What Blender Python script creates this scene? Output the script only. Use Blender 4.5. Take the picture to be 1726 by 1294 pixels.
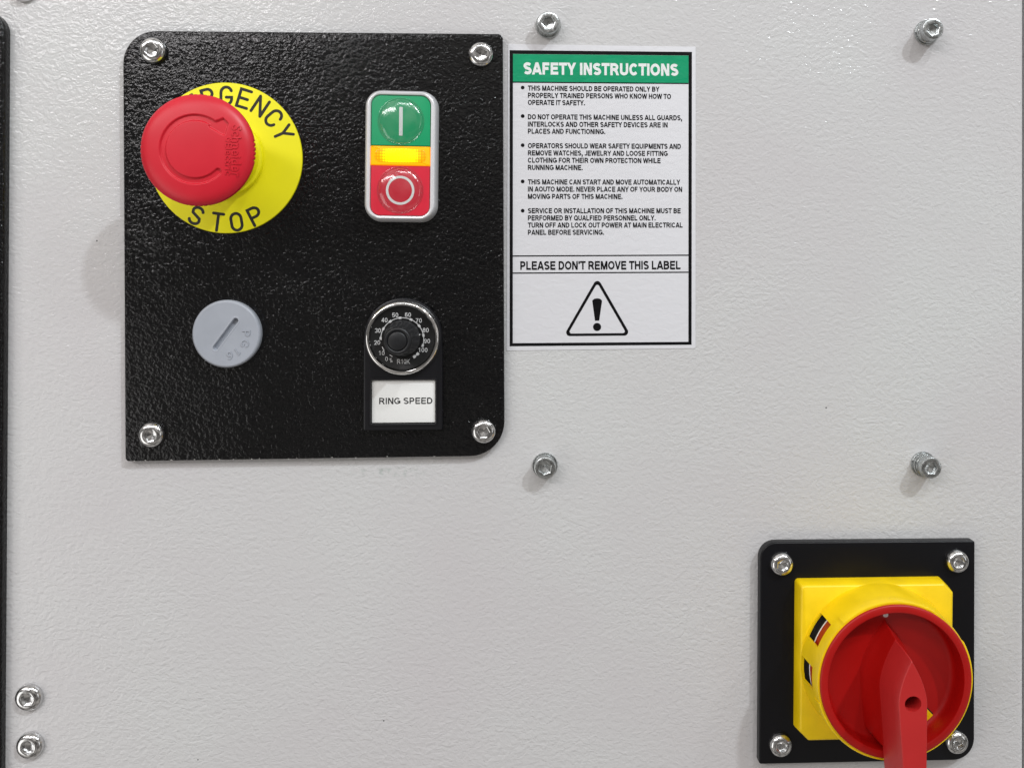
import bpy, bmesh, math, random
from mathutils import Vector, Matrix
R = math.radians
PI = math.pi
random.seed(7)
MM = 0.001

for o in list(bpy.data.objects):
    bpy.data.objects.remove(o)
SC = bpy.context.scene
COL = SC.collection

# ------------------------------------------------------------------ camera
W, H = 1726.0, 1294.0
D = 400.0                      # mm, camera to panel
F = 4.235 * D                  # focal length in photo pixels
FOOT = (895.0, 440.0)          # photo pixel straight in front of the camera
YAW, PITCH, ROLL = 0.062, 0.0107, 0.0065
fw = Vector((math.sin(YAW) * math.cos(PITCH), math.cos(YAW) * math.cos(PITCH), -math.sin(PITCH)))
r0 = Vector((math.cos(YAW), -math.sin(YAW), 0))
u0 = r0.cross(fw)
rt = r0 * math.cos(ROLL) + u0 * math.sin(ROLL)
up = u0 * math.cos(ROLL) - r0 * math.sin(ROLL)
CPOS = Vector((0, -D, 0))
_d = -CPOS
PPX = FOOT[0] - F * _d.dot(rt) / _d.dot(fw)
PPY = FOOT[1] + F * _d.dot(up) / _d.dot(fw)
cd = bpy.data.cameras.new("camera")
cam = bpy.data.objects.new("camera", cd)
COL.objects.link(cam)
m3 = Matrix((rt, up, -fw)).transposed()
cam.matrix_world = Matrix.Translation(CPOS * MM) @ m3.to_4x4()
cd.sensor_width = 36
cd.lens = 36 * F / W
cd.shift_x = (W / 2 - PPX) / W
cd.shift_y = (PPY - H / 2) / W
cd.clip_start = 0.01
cd.clip_end = 50
SC.camera = cam


def at(px, py, h=0.0):
    """photo pixel -> point (x, z) in mm on the plane h mm in front of the panel"""
    d = fw * F + rt * (px - PPX) - up * (py - PPY)
    t = (D - h) / d.y
    p = CPOS + d * t
    return Vector((p.x, p.z))


# ------------------------------------------------------------------ world and lamps
wd = bpy.data.worlds.new("World")
SC.world = wd
wd.use_nodes = True
nt = wd.node_tree
nt.nodes.clear()
wo = nt.nodes.new("ShaderNodeOutputWorld")
bg = nt.nodes.new("ShaderNodeBackground")
tc = nt.nodes.new("ShaderNodeTexCoord")
sx = nt.nodes.new("ShaderNodeSeparateXYZ")
rp = nt.nodes.new("ShaderNodeValToRGB")
mr = nt.nodes.new("ShaderNodeMapRange")
mr.inputs[1].default_value = -1
mr.inputs[2].default_value = 1
nt.links.new(tc.outputs["Generated"], sx.inputs[0])
nt.links.new(sx.outputs["Z"], mr.inputs[0])
nt.links.new(mr.outputs[0], rp.inputs[0])
e = rp.color_ramp.elements
e[0].position = 0.15
e[0].color = (0.29, 0.278, 0.265, 1)
e[1].position = 0.80
e[1].color = (0.50, 0.485, 0.47, 1)
x = rp.color_ramp.elements.new(0.48)
x.color = (0.12, 0.116, 0.111, 1)
hn = nt.nodes.new("ShaderNodeTexNoise")     # machines, people, ceiling steelwork of the hall
hn.inputs["Scale"].default_value = 3.2
hn.inputs["Detail"].default_value = 4
hr = nt.nodes.new("ShaderNodeValToRGB")
hr.color_ramp.elements[0].position = 0.40
hr.color_ramp.elements[0].color = (0.25, 0.25, 0.25, 1)
hr.color_ramp.elements[1].position = 0.64
hr.color_ramp.elements[1].color = (2.4, 2.35, 2.3, 1)
hm = nt.nodes.new("ShaderNodeMixRGB")
hm.blend_type = 'MULTIPLY'
hm.inputs[0].default_value = 1
nt.links.new(tc.outputs["Generated"], hn.inputs["Vector"])
nt.links.new(hn.outputs["Fac"], hr.inputs[0])
nt.links.new(rp.outputs[0], hm.inputs[1])
nt.links.new(hr.outputs[0], hm.inputs[2])
nt.links.new(hm.outputs[0], bg.inputs[0])
bg.inputs[1].default_value = 1.0
nt.links.new(bg.outputs[0], wo.inputs[0])


def lamp(name, direction, dist, sx_, sy_, power, color):
    l = bpy.data.lights.new(name, 'AREA')
    l.shape = 'RECTANGLE'
    l.size, l.size_y = sx_, sy_
    l.energy = power
    l.color = color
    o = bpy.data.objects.new(name, l)
    COL.objects.link(o)
    d = Vector(direction).normalized()
    o.location = d * dist
    o.rotation_euler = (-d).to_track_quat('-Z', 'Y').to_euler()
    return o


# hall spot lights up on the right (their shadows fall to the lower left)
lamp("hall_lamp", (0.86, -1.0, 1.17), 3.0, 0.10, 0.10, 36, (0.88, 0.95, 1.0))
lamp("hall_lamp", (0.45, -1.0, 1.32), 3.1, 0.13, 0.13, 15, (0.97, 0.98, 1.0))
lamp("hall_lamp", (1.35, -1.0, 1.15), 3.3, 0.16, 0.16, 8, (0.95, 0.97, 1.0))
# long ceiling panels behind and above the photographer, then a low fill, a side lamp
lamp("ceiling_or_fill_panel", (-0.50, -0.80, 0.46), 2.4, 1.2, 0.26, 15, (1.0, 0.97, 0.98))
lamp("ceiling_or_fill_panel", (-0.05, -0.70, 0.62), 2.8, 1.1, 0.18, 10, (0.95, 0.98, 1.0))
lamp("ceiling_or_fill_panel", (-1.0, -0.60, 0.55), 2.6, 0.25, 0.25, 5, (1.0, 0.93, 0.88))
lamp("ceiling_or_fill_panel", (-0.75, -0.55, -0.35), 1.1, 0.5, 0.7, 1.9, (1.0, 0.985, 0.96))  # added fill lamp, low on the left, brightens the lower part of the panel
lamp("ceiling_or_fill_panel", (0.9, -0.8, -0.05), 3.0, 0.25, 0.9, 2, (0.95, 0.97, 1.0))  # weak upright lamp on the right, level with the camera

SC.view_settings.view_transform = 'Standard'
SC.view_settings.look = 'None'
SC.view_settings.exposure = -0.06
SC.view_settings.gamma = 1
SC.cycles.use_denoising = True
SC.cycles.max_bounces = 8


# ------------------------------------------------------------------ materials
def mat(name, color, rough=0.5, metal=0.0, spec=0.5, coat=0.0, bump=None, var=None, emis=None):
    """bump: list of (scale, detail, distortion, strength_mm, stretch) ; var: (scale, amount, [rough_amount])"""
    m = bpy.data.materials.new(name)
    m.use_nodes = True
    n = m.node_tree
    b = n.nodes["Principled BSDF"]
    b.inputs["Base Color"].default_value = (*color, 1)
    b.inputs["Roughness"].default_value = rough
    b.inputs["Metallic"].default_value = metal
    b.inputs["Specular IOR Level"].default_value = spec
    b.inputs["Coat Weight"].default_value = coat
    tcn = n.nodes.new("ShaderNodeTexCoord")
    co = tcn.outputs["Object"]
    last = None
    for (sc, det, dist, st, stretch) in (bump or []):
        mp = n.nodes.new("ShaderNodeMapping")
        mp.inputs["Scale"].default_value = stretch
        n.links.new(co, mp.inputs[0])
        nz = n.nodes.new("ShaderNodeTexNoise")
        nz.inputs["Scale"].default_value = sc
        nz.inputs["Detail"].default_value = det
        nz.inputs["Distortion"].default_value = dist
        n.links.new(mp.outputs[0], nz.inputs["Vector"])
        bp = n.nodes.new("ShaderNodeBump")
        bp.inputs["Strength"].default_value = 1
        bp.inputs["Distance"].default_value = st * MM
        n.links.new(nz.outputs["Fac"], bp.inputs["Height"])
        if last:
            n.links.new(last.outputs[0], bp.inputs["Normal"])
        last = bp
    if last:
        n.links.new(last.outputs[0], b.inputs["Normal"])
        if coat:
            n.links.new(last.outputs[0], b.inputs["Coat Normal"])
    if var:
        nz = n.nodes.new("ShaderNodeTexNoise")
        nz.inputs["Scale"].default_value = var[0]
        nz.inputs["Detail"].default_value = 5
        n.links.new(co, nz.inputs["Vector"])
        cr = n.nodes.new("ShaderNodeMapRange")
        cr.inputs[1].default_value = 0.3
        cr.inputs[2].default_value = 0.7
        cr.inputs[3].default_value = 1 - var[1]
        cr.inputs[4].default_value = 1 + var[1]
        n.links.new(nz.outputs["Fac"], cr.inputs[0])
        mx = n.nodes.new("ShaderNodeVectorMath")
        mx.operation = 'SCALE'
        mx.inputs[0].default_value = color
        n.links.new(cr.outputs[0], mx.inputs["Scale"])
        n.links.new(mx.outputs[0], b.inputs["Base Color"])
        if len(var) > 2:
            c2 = n.nodes.new("ShaderNodeMapRange")
            c2.inputs[1].default_value = 0.3
            c2.inputs[2].default_value = 0.7
            c2.inputs[3].default_value = rough - var[2]
            c2.inputs[4].default_value = rough + var[2]
            n.links.new(nz.outputs["Fac"], c2.inputs[0])
            n.links.new(c2.outputs[0], b.inputs["Roughness"])
    if emis:
        b.inputs["Emission Color"].default_value = (*emis[0], 1)
        b.inputs["Emission Strength"].default_value = emis[1]
    return m


def node(n, t, **kw):
    q = n.nodes.new(t)
    for k, v in kw.items():
        if k.startswith("i_"):
            q.inputs[k[2:].replace("_", " ")].default_value = v
        else:
            setattr(q, k, v)
    return q


def textured_paint(name, color, rough, bump_mm, scale, stretch, coat=0.0, spec=0.5, ridged=0.5, specks=False, seed=0.0):
    """wrinkle powder coat: warped noise lumps plus ridged creases"""
    m = bpy.data.materials.new(name)
    m.use_nodes = True
    n = m.node_tree
    L = n.links
    b = n.nodes["Principled BSDF"]
    b.inputs["Roughness"].default_value = rough
    b.inputs["Specular IOR Level"].default_value = spec
    b.inputs["Coat Weight"].default_value = coat
    b.inputs["Coat Roughness"].default_value = 0.12
    tcn = n.nodes.new("ShaderNodeTexCoord")
    mp = node(n, "ShaderNodeMapping")
    mp.inputs["Scale"].default_value = stretch
    mp.inputs["Location"].default_value = (seed, seed, seed)
    L.new(tcn.outputs["Object"], mp.inputs[0])
    # slow warp so that the grain direction wanders
    wn = node(n, "ShaderNodeTexNoise", i_Scale=scale * 0.12, i_Detail=1.0)
    L.new(mp.outputs[0], wn.inputs["Vector"])
    ws = n.nodes.new("ShaderNodeVectorMath")
    ws.operation = 'SCALE'
    ws.inputs["Scale"].default_value = 2.2 / scale
    L.new(wn.outputs["Color"], ws.inputs[0])
    wa = n.nodes.new("ShaderNodeVectorMath")
    wa.operation = 'ADD'
    L.new(mp.outputs[0], wa.inputs[0])
    L.new(ws.outputs[0], wa.inputs[1])
    n1 = node(n, "ShaderNodeTexNoise", i_Scale=scale, i_Detail=2.2, i_Roughness=0.48, i_Distortion=0.55)
    L.new(wa.outputs[0], n1.inputs["Vector"])
    n2 = node(n, "ShaderNodeTexNoise", i_Scale=scale * 0.7, i_Detail=1.0, i_Distortion=0.4)
    L.new(wa.outputs[0], n2.inputs["Vector"])
    # ridges |n-0.5|
    s = node(n, "ShaderNodeMath", operation='SUBTRACT')
    s.inputs[1].default_value = 0.5
    L.new(n2.outputs["Fac"], s.inputs[0])
    a = node(n, "ShaderNodeMath", operation='ABSOLUTE')
    L.new(s.outputs[0], a.inputs[0])
    sm = node(n, "ShaderNodeMath", operation='POWER')
    sm.inputs[1].default_value = 0.75
    L.new(a.outputs[0], sm.inputs[0])
    mu = node(n, "ShaderNodeMath", operation='MULTIPLY')
    mu.inputs[1].default_value = ridged
    L.new(sm.outputs[0], mu.inputs[0])
    ad = node(n, "ShaderNodeMath", operation='ADD')
    L.new(n1.outputs["Fac"], ad.inputs[0])
    L.new(mu.outputs[0], ad.inputs[1])
    # relief is deeper in some areas than others
    pn = node(n, "ShaderNodeTexNoise", i_Scale=18.0, i_Detail=2.0)
    L.new(tcn.outputs["Object"], pn.inputs["Vector"])
    pr = node(n, "ShaderNodeMapRange")
    for k, v in ((1, 0.3), (2, 0.7), (3, 0.7), (4, 1.25)):
        pr.inputs[k].default_value = v
    L.new(pn.outputs["Fac"], pr.inputs[0])
    hm = node(n, "ShaderNodeMath", operation='MULTIPLY')
    L.new(ad.outputs[0], hm.inputs[0])
    L.new(pr.outputs[0], hm.inputs[1])
    bp = n.nodes.new("ShaderNodeBump")
    bp.inputs["Strength"].default_value = 1
    bp.inputs["Distance"].default_value = bump_mm * MM
    L.new(hm.outputs[0], bp.inputs["Height"])
    L.new(bp.outputs[0], b.inputs["Normal"])
    L.new(bp.outputs[0], b.inputs["Coat Normal"])
    # base colour with a little tone change, specks of dirt
    cn = node(n, "ShaderNodeTexNoise", i_Scale=9.0, i_Detail=4.0)
    L.new(tcn.outputs["Object"], cn.inputs["Vector"])
    rr = n.nodes.new("ShaderNodeValToRGB")
    e = rr.color_ramp.elements
    e[0].position, e[1].position = 0.32, 0.68
    e[0].color = tuple(c * k for c, k in zip(color, (0.965, 0.945, 0.955))) + (1,)
    e[1].color = tuple(c * k for c, k in zip(color, (1.01, 1.03, 1.02))) + (1,)
    L.new(cn.outputs["Fac"], rr.inputs[0])
    out = rr.outputs[0]
    if specks:
        vo = node(n, "ShaderNodeTexVoronoi", i_Scale=36.0)
        L.new(tcn.outputs["Object"], vo.inputs["Vector"])
        lt = node(n, "ShaderNodeMath", operation='LESS_THAN')
        lt.inputs[1].default_value = 0.012
        L.new(vo.outputs["Distance"], lt.inputs[0])
        mx = n.nodes.new("ShaderNodeMixRGB")
        mx.inputs[2].default_value = (0.10, 0.10, 0.10, 1)
        L.new(lt.outputs[0], mx.inputs[0])
        L.new(out, mx.inputs[1])
        out = mx.outputs[0]
        # old greenish smear below the black plate
        sp = at(655, 796)
        mp2 = node(n, "ShaderNodeMapping")
        mp2.inputs["Location"].default_value = (-sp.x * MM * 55, -sp.y * MM * 420, 0)
        mp2.inputs["Scale"].default_value = (55, 420, 0)
        L.new(tcn.outputs["Object"], mp2.inputs[0])
        ln = node(n, "ShaderNodeVectorMath", operation='LENGTH')
        L.new(mp2.outputs[0], ln.inputs[0])
        inv = node(n, "ShaderNodeMapRange")
        for k, v in ((1, 0.2), (2, 1.0), (3, 1.0), (4, 0.0)):
            inv.inputs[k].default_value = v
        L.new(ln.outputs["Value"], inv.inputs[0])
        sn = node(n, "ShaderNodeTexNoise", i_Scale=420.0, i_Detail=4.0)
        L.new(tcn.outputs["Object"], sn.inputs["Vector"])
        st = node(n, "ShaderNodeMapRange")
        for k, v in ((1, 0.5), (2, 0.68), (3, 0.0), (4, 0.6)):
            st.inputs[k].default_value = v
        L.new(sn.outputs["Fac"], st.inputs[0])
        mm_ = node(n, "ShaderNodeMath", operation='MULTIPLY')
        L.new(inv.outputs[0], mm_.inputs[0])
        L.new(st.outputs[0], mm_.inputs[1])
        m2 = n.nodes.new("ShaderNodeMixRGB")
        m2.inputs[2].default_value = (0.20, 0.27, 0.23, 1)
        L.new(mm_.outputs[0], m2.inputs[0])
        L.new(out, m2.inputs[1])
        out = m2.outputs[0]
    L.new(out, b.inputs["Base Color"])
    return m


M = {}
M['panel'] = textured_paint('grey_wrinkle_paint', (0.572, 0.565, 0.565), 0.48, 0.27, 560, (0.88, 1.14, 1), specks=True, ridged=0.6, coat=0.65, spec=0.25)
M['black_tex'] = textured_paint('black_hammer_paint', (0.003, 0.003, 0.0034), 0.15, 0.36, 680, (1.0, 1.05, 1), ridged=0.35, seed=3.1, spec=0.40)
M['black_edge'] = mat('black_satin_paint', (0.010, 0.010, 0.011), 0.35, bump=[(500, 2, 0, .03, (1, 1, 1))])
M['black_smooth'] = mat('black_smooth_paint', (0.0035, 0.0035, 0.005), 0.34, spec=0.28, bump=[(700, 2, 0, .02, (1, 1, 1))])
M['black_plastic'] = mat('black_plastic', (0.007, 0.007, 0.009), 0.30, spec=0.4, bump=[(900, 2, 0, .008, (1, 1, 1))])
M['dial_black'] = mat('black_dial_print', (0.006, 0.006, 0.006), 0.45)
M['knob_black'] = mat('black_knob_rubber', (0.006, 0.0065, 0.008), 0.42, bump=[(1500, 2, 0, .01, (1, 1, 1))])
M['red_head'] = mat('red_matt_plastic', (0.60, 0.007, 0.023), 0.42, bump=[(2500, 2, 0, .006, (1, 1, 1))], var=(60, .05, .05))
M['yellow_legend'] = mat('yellow_legend_plastic', (0.83, 0.77, 0.0), 0.5, var=(40, .03))
M['yellow_plastic'] = mat('yellow_plastic', (0.87, 0.60, 0.0), 0.40, bump=[(1800, 2, 0, .01, (1, 1, 1))], var=(90, .09, .08))
M['red_shaded'] = mat('red_plastic_shaded', (0.38, 0.003, 0.002), 0.40, spec=0.45, bump=[(2600, 2, 0, .018, (1, 1, 1))], var=(50, .06, .05))  # same red darkened, the dimmer light inside the bowl put into the colour
M['red_lit'] = mat('red_plastic_lit', (0.46, 0.016, 0.016), 0.42, bump=[(2600, 2, 0, .02, (1, 1, 1))], var=(50, .06, .05))  # same red made paler, the sheen on the lever put into the colour
M['ink'] = mat('black_ink', (0.006, 0.006, 0.007), 0.45)
M['dial_white'] = mat('dial_white_print', (0.55, 0.55, 0.55), 0.5)
M['white_ink'] = mat('white_ink', (0.80, 0.80, 0.80), 0.5)
M['engrave'] = mat('black_engraving', (0.012, 0.012, 0.010), 0.6)
M['sheet'] = mat('white_sticker_vinyl', (0.67, 0.67, 0.695), 0.30, bump=[(330, 1.5, .6, .13, (.75, 1.35, 1))])
M['sticker_ink'] = mat('sticker_black_ink', (0.005, 0.005, 0.006), 0.30, spec=0.2, bump=[(330, 1.5, .6, .13, (.75, 1.35, 1))])
M['sticker_green'] = mat('sticker_green_ink', (0.0, 0.30, 0.135), 0.28, bump=[(330, 1.5, .6, .15, (.75, 1.35, 1))], var=(150, .06))
M['sticker_white'] = mat('sticker_white_ink', (0.78, 0.80, 0.79), 0.30, bump=[(330, 1.5, .6, .13, (.75, 1.35, 1))])
M['steel'] = mat('polished_steel', (0.62, 0.62, 0.62), 0.17, metal=1, bump=[(900, 3, .5, .012, (1, 1, 1))], var=(500, .1, .08))
M['zinc'] = mat('zinc_plated_steel', (0.50, 0.52, 0.52), 0.27, metal=1, bump=[(1500, 3, .5, .015, (1, 1, 1))], var=(700, .15, .08))
M['chrome'] = mat('chrome', (0.80, 0.79, 0.78), 0.08, metal=1)
M['bezel'] = mat('satin_silver_plastic', (0.80, 0.80, 0.82), 0.30, metal=0.35)
M['green_btn'] = mat('green_button', (0.0, 0.31, 0.12), 0.38, var=(200, .04))
M['red_btn'] = mat('red_button', (0.66, 0.02, 0.045), 0.38, var=(200, .04))
M['plug'] = mat('grey_blue_plastic', (0.34, 0.362, 0.405), 0.36, bump=[(800, 2, 0, .01, (1, 1, 1))], var=(120, .04, .04))
M['paper'] = mat('white_paper', (0.78, 0.78, 0.76), 0.35, var=(90, .02))
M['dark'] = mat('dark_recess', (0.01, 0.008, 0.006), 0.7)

# clear lens: glossy clear skin over what lies beneath
m = bpy.data.materials.new('clear_lens')
m.use_nodes = True
n = m.node_tree
n.nodes.clear()
o_ = n.nodes.new("ShaderNodeOutputMaterial")
mxs = n.nodes.new("ShaderNodeMixShader")
tr = n.nodes.new("ShaderNodeBsdfTransparent")
tr.inputs[0].default_value = (0.93, 0.95, 0.94, 1)
gl = n.nodes.new("ShaderNodeBsdfGlossy")
gl.inputs["Roughness"].default_value = 0.15
lw = n.nodes.new("ShaderNodeLayerWeight")
lw.inputs[0].default_value = 0.5
fr = n.nodes.new("ShaderNodeMapRange")
for k, v in ((1, 0.0), (2, 1.0), (3, 0.10), (4, 0.75)):
    fr.inputs[k].default_value = v
fp = node(n, "ShaderNodeMath", operation='POWER')
fp.inputs[1].default_value = 2.5
n.links.new(lw.outputs["Facing"], fp.inputs[0])
n.links.new(fp.outputs[0], fr.inputs[0])
tcn = n.nodes.new("ShaderNodeTexCoord")
nz = node(n, "ShaderNodeTexNoise", i_Scale=260.0, i_Detail=3.0)
bp = n.nodes.new("ShaderNodeBump")
bp.inputs["Distance"].default_value = 0.00013
n.links.new(tcn.outputs["Object"], nz.inputs["Vector"])
n.links.new(nz.outputs["Fac"], bp.inputs["Height"])
n.links.new(bp.outputs[0], gl.inputs["Normal"])
n.links.new(fr.outputs[0], mxs.inputs[0])
n.links.new(tr.outputs[0], mxs.inputs[1])
n.links.new(gl.outputs[0], mxs.inputs[2])
n.links.new(mxs.outputs[0], o_.inputs[0])
M['lens'] = m

# lit amber lamp lens: LED glow strongest at the centre, dotted prism pattern
m = bpy.data.materials.new('lit_amber_lens')
m.use_nodes = True
n = m.node_tree
L = n.links
b = n.nodes["Principled BSDF"]
b.inputs["Base Color"].default_value = (0.85, 0.33, 0.0, 1)
b.inputs["Roughness"].default_value = 0.2
tcn = n.nodes.new("ShaderNodeTexCoord")
mp = node(n, "ShaderNodeMapping")
mp.inputs["Scale"].default_value = (1 / (8.5 * MM), 1 / (6.0 * MM), 0)
L.new(tcn.outputs["Object"], mp.inputs[0])
gr = node(n, "ShaderNodeTexGradient", gradient_type='SPHERICAL')
L.new(mp.outputs[0], gr.inputs[0])
vo = node(n, "ShaderNodeTexVoronoi", i_Scale=900.0, i_Randomness=0.0)
L.new(tcn.outputs["Object"], vo.inputs["Vector"])
vr = node(n, "ShaderNodeMapRange")
for k, v in ((1, 0.12), (2, 0.5), (3, 1.9), (4, 0.5)):
    vr.inputs[k].default_value = v
L.new(vo.outputs["Distance"], vr.inputs[0])
st = node(n, "ShaderNodeMapRange")
for k, v in ((1, 0.0), (2, 0.7), (3, 0.6), (4, 3.4)):
    st.inputs[k].default_value = v
L.new(gr.outputs["Fac"], st.inputs[0])
mu = node(n, "ShaderNodeMath", operation='MULTIPLY')
L.new(st.outputs[0], mu.inputs[0])
L.new(vr.outputs[0], mu.inputs[1])
cr = n.nodes.new("ShaderNodeValToRGB")
e = cr.color_ramp.elements
e[0].color = (1.0, 0.30, 0.0, 1)
e[1].position = 0.55
e[1].color = (1.0, 0.78, 0.0, 1)
L.new(gr.outputs["Fac"], cr.inputs[0])
L.new(cr.outputs[0], b.inputs["Emission Color"])
L.new(mu.outputs[0], b.inputs["Emission Strength"])
M['amber_dots'] = m
M['amber'] = mat('amber_lens_edge', (0.85, 0.32, 0.0), 0.22, emis=((1.0, 0.38, 0.0), 0.7))


# ------------------------------------------------------------------ building helpers
def frame(x, z, h, rot=0.0):
    """local frame: X right, Y up along the panel, Z out of the panel; mm"""
    return Matrix.Translation(Vector((x, -h, z)) * MM) @ Matrix.Rotation(PI / 2, 4, 'X') @ Matrix.Rotation(rot, 4, 'Z')


def props(o, label=None, cat=None, group=None, kind=None):
    if label: o['label'] = label
    if cat: o['category'] = cat
    if group: o['group'] = group
    if kind: o['kind'] = kind
    return o


def thing(name, label, cat, mw, group=None):
    o = bpy.data.objects.new(name, None)
    o.empty_display_size = 0.01
    COL.objects.link(o)
    o.matrix_world = mw
    return props(o, label, cat, group)


def mk(name, bm, material, parent=None, loc=(0, 0, 0), rot=0.0, smooth=40, mw=None):
    """bm in mm (local frame) -> object"""
    if isinstance(bm, bpy.types.Mesh):
        me = bm
    else:
        bmesh.ops.scale(bm, vec=(MM, MM, MM), verts=bm.verts)
        bmesh.ops.recalc_face_normals(bm, faces=bm.faces)
        me = bpy.data.meshes.new(name)
        bm.to_mesh(me)
        bm.free()
        for p in me.polygons:
            p.use_smooth = smooth > 0
        if smooth > 0:
            me.set_sharp_from_angle(angle=R(smooth))
    if not me.materials:
        me.materials.append(material)
    o = bpy.data.objects.new(name, me)
    COL.objects.link(o)
    if parent is not None:
        o.parent = parent
        o.location = Vector(loc) * MM
        o.rotation_euler = (0, 0, rot)
    elif mw is not None:
        o.matrix_world = mw
    return o


def loft(rings, bm=None, cap0=True, cap1=True, closed=False):
    """rings: lists of (x,y,z) with equal counts"""
    bm = bm or bmesh.new()
    vs = [[bm.verts.new(p) for p in r] for r in rings]
    n = len(rings[0])
    for a, b_ in zip(vs, vs[1:] + ([vs[0]] if closed else [])):
        for i in range(n):
            j = (i + 1) % n
            bm.faces.new((a[i], a[j], b_[j], b_[i]))
    if not closed:
        if cap0: bm.faces.new(list(reversed(vs[0])))
        if cap1: bm.faces.new(vs[-1])
    return bm


def lathe(profile, n=64, bm=None, cap0=True, cap1=True, rf=None):
    """profile: (r,z) list. rf(angle,r,z)->r"""
    rings = []
    for (r, z) in profile:
        rings.append([((rf(2 * PI * k / n, r, z) if rf else r) * math.cos(2 * PI * k / n),
                       (rf(2 * PI * k / n, r, z) if rf else r) * math.sin(2 * PI * k / n), z) for k in range(n)])
    return loft(rings, bm, cap0, cap1)


def round_poly(pts, radii, seg=8):
    """pts ccw; returns outline with rounded corners"""
    out = []
    n = len(pts)
    for i in range(n):
        p = Vector(pts[i])
        a = (Vector(pts[i - 1]) - p).normalized()
        b_ = (Vector(pts[(i + 1) % n]) - p).normalized()
        r = radii[i]
        ang = a.angle(b_) / 2
        t = r / math.tan(ang)
        c = p + (a + b_).normalized() * (r / math.sin(ang))
        s = p + a * t - c
        e_ = p + b_ * t - c
        a0 = math.atan2(s.y, s.x)
        a1 = math.atan2(e_.y, e_.x)
        d = (a1 - a0 + PI) % (2 * PI) - PI
        for k in range(seg + 1):
            q = a0 + d * k / seg
            out.append((c.x + r * math.cos(q), c.y + r * math.sin(q)))
    return out


def rrect(w, h, r, cx=0, cy=0, seg=8):
    return round_poly([(cx - w / 2, cy - h / 2), (cx + w / 2, cy - h / 2), (cx + w / 2, cy + h / 2), (cx - w / 2, cy + h / 2)],
                      [r] * 4, seg)


def inset_outline(pts, d):
    """move a smooth convex-ish outline inwards by d (ccw)"""
    n = len(pts)
    out = []
    for i in range(n):
        a = Vector(pts[i - 1]); b_ = Vector(pts[(i + 1) % n]); p = Vector(pts[i])
        t = (b_ - a)
        if t.length < 1e-9: out.append(tuple(p)); continue
        t.normalize()
        out.append((p.x - t.y * d, p.y + t.x * d))
    return out


def plate(pts, radii, z0, z1, bev=0.5, seg=10):
    """plate with softened front edge"""
    base = round_poly(pts, radii, seg)
    rings = [[(x_, y_, z0) for x_, y_ in base]]
    for k in range(5):
        q = k / 4 * PI / 2
        o2 = inset_outline(base, bev * (1 - math.cos(q)))
        rings.append([(x_, y_, z1 - bev + bev * math.sin(q)) for x_, y_ in o2])
    return loft(rings)


def prism(outline, z0, z1, bm=None):
    return loft([[(x_, y_, z0) for x_, y_ in outline], [(x_, y_, z1) for x_, y_ in outline]], bm)


def flat(outline, z, bm=None):
    bm = bm or bmesh.new()
    bm.faces.new([bm.verts.new((x_, y_, z)) for x_, y_ in outline])
    return bm


def ringflat(outer, inner, z, bm=None):
    bm = bm or bmesh.new()
    a = [bm.verts.new((x_, y_, z)) for x_, y_ in outer]
    b_ = [bm.verts.new((x_, y_, z)) for x_, y_ in inner]
    n = len(a)
    for i in range(n):
        j = (i + 1) % n
        bm.faces.new((a[i], a[j], b_[j], b_[i]))
    return bm


def circle(r, n=32, cx=0, cy=0):
    return [(cx + r * math.cos(2 * PI * k / n), cy + r * math.sin(2 * PI * k / n)) for k in range(n)]


def boolean(bm_a, bm_b, op='DIFFERENCE'):
    def tmp(bm):
        bmesh.ops.recalc_face_normals(bm, faces=bm.faces)
        me = bpy.data.meshes.new('tmp'); bm.to_mesh(me); bm.free()
        o = bpy.data.objects.new('tmp', me); COL.objects.link(o); return o
    a, b_ = tmp(bm_a), tmp(bm_b)
    md = a.modifiers.new('b', 'BOOLEAN')
    md.operation = op
    md.solver = 'EXACT'
    md.object = b_
    bpy.context.view_layer.update()
    dg = bpy.context.evaluated_depsgraph_get()
    ev = a.evaluated_get(dg)
    me = bpy.data.meshes.new_from_object(ev)
    bm = bmesh.new()
    bm.from_mesh(me)
    for o in (a, b_):
        q = o.data
        bpy.data.objects.remove(o)
        bpy.data.meshes.remove(q)
    bpy.data.meshes.remove(me)
    return bm


def arcp(cx, cy, rx, ry, a0, a1, n=12):
    return [(cx + rx * math.cos(R(a0 + (a1 - a0) * k / n)), cy + ry * math.sin(R(a0 + (a1 - a0) * k / n))) for k in range(n + 1)]


_cap = {}


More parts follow.
